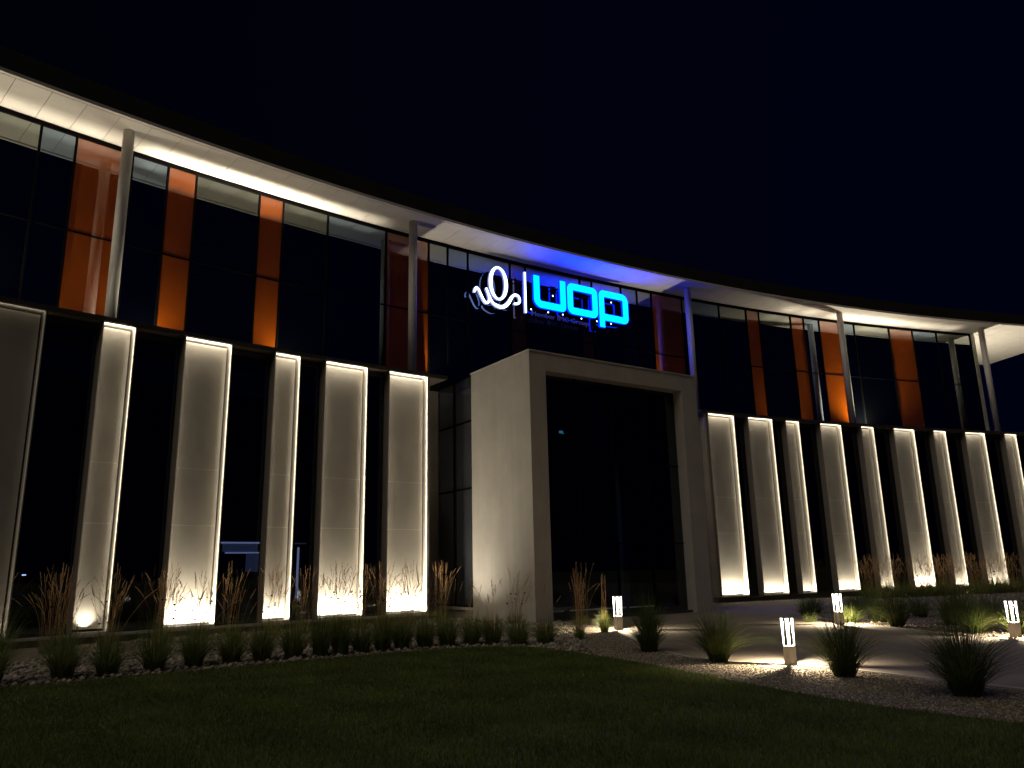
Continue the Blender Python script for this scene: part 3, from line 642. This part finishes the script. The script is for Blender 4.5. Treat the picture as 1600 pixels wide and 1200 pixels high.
cid = 0
def clump(loc, label, h=.6, nb=260, spread=.38, wd=.011, lean=.6, base=.10, plumes=0, ph=1.35, psp=.12, head=.3, kind='grass', group=None, tilt=0, droop=1.0, seeds=0, name='grass_clump', cat='ornamental grass'):
    global cid; cid += 1
    e = empty(name, (*loc, 0)); e.rotation_euler.z = 0
    tag(e, label, cat, group, 'thing')
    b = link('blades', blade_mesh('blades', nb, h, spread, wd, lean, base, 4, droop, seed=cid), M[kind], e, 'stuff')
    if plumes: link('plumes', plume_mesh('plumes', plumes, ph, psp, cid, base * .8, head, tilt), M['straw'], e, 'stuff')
    if seeds:
        m1, m2 = seed_mesh('seed_heads', seeds, 1.05, cid); link('seed_heads', m1, M['seed'], e, 'stuff'); link('dry_stems', m2, M['stem'], e, 'stuff')
    return e

# front row along the lawn: (x, y, height, spread, plumes, label)
row = [
 (-8.3, 12.9, .72, .42, 3, 'leftmost grass clump of the lawn row, cut by the photo edge'),
 (-7.55, 13.6, .70, .42, 14, 'large grass clump with tall plumes, second in the lawn row from the left'),
 (-7.0, 14.0, .62, .40, 12, 'grass clump with plumes before the narrow lit panel at far left'),
 (-6.45, 14.55, .60, .42, 3, 'wide low grass clump between the narrow lit panel and the dark window'),
 (-5.95, 15.05, .62, .36, 12, 'grass clump with amber plumes in front of the dark window right of the narrow panel'),
 (-5.40, 15.45, .56, .34, 4, 'grass clump in front of the widest lit panel, left half'),
 (-4.93, 15.75, .54, .32, 3, 'grass clump in front of the widest lit panel, right edge'),
 (-4.42, 16.1, .58, .33, 6, 'grass clump before the window with the faint blue reflection'),
 (-3.98, 16.5, .64, .30, 5, 'grass clump before the narrow lit panel right of the blue reflection window'),
 (-3.62, 16.7, .66, .22, 9, 'tall slim grass clump beside the narrow lit panel right of the blue reflection'),
 (-3.25, 17.0, .52, .32, 3, 'low dark grass clump left of the second wide lit panel'),
 (-2.86, 17.25, .58, .30, 5, 'grass clump in front of the second wide lit panel from the portal'),
 (-2.48, 17.5, .56, .30, 8, 'grass clump between the two lit panels nearest the portal'),
 (-2.02, 17.8, .54, .28, 4, 'grass clump in front of the lit panel nearest the portal'),
 (-1.55, 18.0, .50, .30, 6, 'grass clump below the glazed link left of the portal'),
 (-1.02, 18.15, .46, .32, 8, 'grass clump at the back corner of the portal side wall'),
 (-.55, 18.2, .44, .32, 9, 'grass clump with thin plumes in front of the portal side wall'),
 (.02, 18.0, .46, .32, 12, 'grass clump with bent plumes near the front corner of the portal'),
 (.62, 18.0, .44, .26, 10, 'grass clump with plumes in front of the left portal pier'),
]
for i, (x, y, h, s_, pl, lb) in enumerate(row):
    far = math.hypot(x, y)
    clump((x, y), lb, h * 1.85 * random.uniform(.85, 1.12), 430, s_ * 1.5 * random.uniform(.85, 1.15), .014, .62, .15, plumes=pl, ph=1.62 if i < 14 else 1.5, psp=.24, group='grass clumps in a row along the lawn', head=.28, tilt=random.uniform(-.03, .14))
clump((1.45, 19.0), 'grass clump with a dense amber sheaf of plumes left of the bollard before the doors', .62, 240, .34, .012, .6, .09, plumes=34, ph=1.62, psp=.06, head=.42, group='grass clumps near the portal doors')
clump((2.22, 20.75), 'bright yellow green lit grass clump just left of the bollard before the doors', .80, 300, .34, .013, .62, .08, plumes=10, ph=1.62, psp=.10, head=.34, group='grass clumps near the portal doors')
# maiden grass mounds by the path
for x, y, h, sp_, nb, lb, wd in [
 (2.55, 15.9, 1.02, .46, 900, 'large dark maiden grass mound right of the bollard before the doors', .008),
 (3.42, 14.0, .90, .56, 900, 'maiden grass mound lit green on its right side, left of the near bollard', .008),
 (4.72, 11.95, .92, .52, 900, 'dark spiky maiden grass mound in front of the near bollard', .008),
 (5.42, 10.05, .98, .62, 1100, 'largest dark maiden grass mound at lower right', .008)]:
    clump((x, y), lb, h * 1.3, int(nb * 1.1), sp_ * 1.1, wd * 1.15, .80, .14, kind='maiden', group='maiden grass mounds beside the path', droop=.8, name='maiden_grass')
# far side of the path
far_side = [
 (9.15, 22.4, .62, .50, 240, 'bright green grass tuft right of the far bollard', 'grass', 0),
 (8.25, 22.9, .40, .22, 80, 'tiny bright green tuft left of the far bollard', 'grass', 0),
 (9.6, 20.6, 1.25, .70, 600, 'big dark maiden grass mound across the path behind the largest one', 'maiden', 0),
 (10.25, 18.3, 1.15, .75, 700, 'tall maiden grass just left of the rightmost bollard', 'maiden', 0),
 (10.95, 17.9, .9, .5, 350, 'maiden grass right of the rightmost bollard, cut by the photo edge', 'maiden', 0),
 (10.0, 22.4, 1.1, .65, 450, 'dark maiden grass mound behind the bright green tuft', 'maiden', 0),
 (11.0, 20.6, 1.2, .7, 450, 'dark maiden grass mound in the middle of the far bed', 'maiden', 0),
 (9.15, 25.6, .7, .6, 300, 'low dark shrubby mound at the left tip of the far bed', 'maiden', 0),
 (9.9, 27.0, .8, .8, 420, 'dark shrubby mound behind the low one at the left tip of the far bed', 'maiden', 0),
 (10.2, 24.6, .9, .8, 420, 'dark mound behind the far bollard', 'maiden', 0),
 (11.7, 27.6, .9, .9, 420, 'dark grass mound before the third right wing panel', 'maiden', 0),
 (11.9, 24.0, 1.0, .9, 420, 'dark grass mound in the far bed, further back right of the far bollard', 'maiden', 0),
 (12.6, 21.6, 1.1, .9, 420, 'dark grass mound in the far bed below the fifth right wing panel', 'maiden', 0),
 (12.4, 18.8, 1.0, .9, 420, 'dark grass mound behind the rightmost bollard', 'maiden', 0),
 (14.2, 26.0, 1.0, 1.0, 420, 'dark grass mound at the back of the far bed', 'maiden', 0),
 (14.6, 23.0, 1.0, 1.0, 420, 'dark grass mound at the back right of the far bed', 'maiden', 0),
 (10.9, 19.3, .9, .7, 420, 'dark maiden grass mound just behind the tall one by the rightmost bollard', 'maiden', 0)]
for x, y, h, sp_, nb, lb, kd, pl in far_side:
    clump((x, y), lb, h, nb, sp_, .014, .7, .16, kind=kd, group='grasses in the far bed', name='maiden_grass' if kd == 'maiden' else 'grass_clump')
k = 0
names = ['dark window right of the third right wing panel', 'fourth lit panel of the right wing', 'dark window beside the fourth right wing panel', 'fifth lit panel of the right wing', 'dark window beside the fifth right wing panel', 'sixth lit panel of the right wing', 'dark window beside the sixth right wing panel', 'seventh lit panel of the right wing', 'dark window beside the seventh right wing panel', 'eighth lit panel of the right wing', 'dark window beside the eighth right wing panel', 'ninth lit panel at the right edge']
for i, t in enumerate(np.linspace(-25.2, -16.6, 12)):
    p = xy(95.6 + .25 * math.sin(i * 2.1), t)
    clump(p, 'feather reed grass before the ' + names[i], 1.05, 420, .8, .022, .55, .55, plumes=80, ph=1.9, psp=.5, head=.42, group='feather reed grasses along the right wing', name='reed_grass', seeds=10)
# second row near the left wing: reeds with seed heads
wl = ['unlit leftmost panel', 'dark window right of the unlit leftmost panel', 'narrow lit panel at far left', 'dark window between the first two lit panels', 'left half of the widest lit panel', 'right half of the widest lit panel', 'window with the faint blue reflection', 'narrow lit panel next to the blue reflection window', 'slim dark window left of the second wide panel', 'left half of the second wide lit panel', 'right half of the second wide lit panel', 'dark window between the last two lit panels', 'lit panel nearest the portal', 'glazed link beside the portal', 'portal side wall']
ts = [-45.6, -44.75, -44.0, -43.3, -42.7, -42.3, -41.6, -41.0, -40.45, -39.95, -39.5, -39.0, -38.3, -37.55, -36.9]
rr_ = [96.6, 96.5, 96.6, 96.4, 96.6, 96.5, 96.4, 96.6, 96.5, 96.6, 96.5, 96.4, 96.5, 94.2, 92.4]
for i, (t, r_) in enumerate(zip(ts, rr_)):
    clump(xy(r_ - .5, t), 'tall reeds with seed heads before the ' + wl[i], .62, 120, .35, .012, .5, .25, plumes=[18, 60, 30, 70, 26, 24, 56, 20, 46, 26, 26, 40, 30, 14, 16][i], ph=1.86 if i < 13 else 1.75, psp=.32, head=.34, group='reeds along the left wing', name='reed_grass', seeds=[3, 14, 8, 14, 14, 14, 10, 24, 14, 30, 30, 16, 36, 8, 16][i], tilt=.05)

# ---------------------------------------------------------------- lawn blades, gravel stones, bed litter
def tri_field(name, x, y, h, wd, m, tall=1):
    n_ = len(x); a = rng.uniform(0, 6.283, n_); l = rng.uniform(.1, .6, n_) * h; a2 = rng.uniform(0, 6.283, n_)
    V = np.empty((n_, 3, 3)); V[:, 0] = np.stack([x - np.cos(a) * wd, y - np.sin(a) * wd, np.zeros(n_)], 1); V[:, 1] = np.stack([x + np.cos(a) * wd, y + np.sin(a) * wd, np.zeros(n_)], 1)
    V[:, 2] = np.stack([x + np.cos(a2) * l, y + np.sin(a2) * l, h], 1)
    me = bpy.data.meshes.new(name); me.vertices.add(n_ * 3); me.vertices.foreach_set('co', V.ravel()); me.loops.add(n_ * 3); me.loops.foreach_set('vertex_index', np.arange(n_ * 3, dtype=np.int32))
    me.polygons.add(n_); me.polygons.foreach_set('loop_start', np.arange(n_, dtype=np.int32) * 3); me.update(calc_edges=True)
    at = me.attributes.new('tone', 'FLOAT', 'POINT')
    tone = np.clip(.5 + .35 * np.sin(x * 2.3 + np.sin(y * 1.7)) * np.sin(y * 3.1 + x) + rng.normal(0, .25, n_), 0, 1)
    at.data.foreach_set('value', np.repeat(tone, 3).astype(np.float32))
    return link(name, me, m, None, 'stuff')
bedp = np.array(bed)
N = 330000; yy = 5 + 14 * rng.uniform(0, 1, N) ** 1.25; xx = rng.uniform(-1, 1, N) * (yy * .68 + .8)
ok = ~inpoly(xx, yy, bed); xx, yy = xx[ok], yy[ok]
o = tri_field('lawn_grass', xx, yy, rng.uniform(.025, .055, len(xx)), .0035 + .0003 * yy, M['turf']); tag(o, 'short dark mown lawn in front of the planting bed', 'lawn')

def stones(name, x, y, s, m, label):
    base = np.array([(1, 0, 0), (-1, 0, 0), (0, 1, 0), (0, -1, 0), (0, 0, 1), (0, 0, -1)], float)
    fc = np.array([(0, 2, 4), (2, 1, 4), (1, 3, 4), (3, 0, 4), (2, 0, 5), (1, 2, 5), (3, 1, 5), (0, 3, 5)])
    n_ = len(x); V = base[None] * (s[:, None, None] * rng.uniform(.6, 1.2, (n_, 6, 1))) * np.array([1, 1, .65])
    a = rng.uniform(0, 6.283, n_); ca, sa = np.cos(a), np.sin(a)
    V = np.stack([V[..., 0] * ca[:, None] - V[..., 1] * sa[:, None] + x[:, None], V[..., 0] * sa[:, None] + V[..., 1] * ca[:, None] + y[:, None], V[..., 2] + s[:, None] * .3 + .004], -1)
    Fc = (np.arange(n_)[:, None, None] * 6 + fc[None]).reshape(-1, 3)
    me = bpy.data.meshes.new(name); me.vertices.add(n_ * 6); me.vertices.foreach_set('co', V.ravel()); me.loops.add(Fc.size); me.loops.foreach_set('vertex_index', Fc.ravel().astype(np.int32))
    me.polygons.add(len(Fc)); me.polygons.foreach_set('loop_start', np.arange(len(Fc), dtype=np.int32) * 3); me.update(calc_edges=True)
    at = me.attributes.new('tone', 'FLOAT', 'POINT'); at.data.foreach_set('value', np.repeat(rng.uniform(0, 1, n_), 6).astype(np.float32))
    o = link(name, me, m, None, 'stuff'); tag(o, label, 'gravel'); return o
N = 90000; xx = rng.uniform(0, 9, N); yy = rng.uniform(7, 24, N)
ok = inpoly(xx, yy, bed) & ~inpoly(xx, yy, path); ok &= ~((yy > 19) & (xx > 3.5)); xx, yy = xx[ok][:42000], yy[ok][:42000]
stones('path_gravel', xx, yy, rng.uniform(.008, .022, len(xx)), M['stone'], 'fine pale gravel strip between the lawn and the path')
N = 30000; xx = rng.uniform(-10, 1.4, N); yy = rng.uniform(11, 28, N); rr2 = np.hypot(xx - CX, yy - CY)
ok = inpoly(xx, yy, bed) & (rr2 < 97.9); xx, yy = xx[ok][:9000], yy[ok][:9000]
stones('cobble_bed', xx, yy, rng.uniform(.03, .075, len(xx)), M['stone'], 'pale cobbles under the grasses along the left wing')
N = 20000; xx = rng.uniform(8.5, 24, N); yy = rng.uniform(13, 44, N); rr2 = np.hypot(xx - CX, yy - CY)
ok = inpoly(xx, yy, bed) & ~inpoly(xx, yy, path) & (rr2 < 97.9); xx, yy = xx[ok][:7000], yy[ok][:7000]
stones('far_cobbles', xx, yy, rng.uniform(.02, .05, len(xx)), M['stone'], 'cobbles under the grasses on the far side of the path')
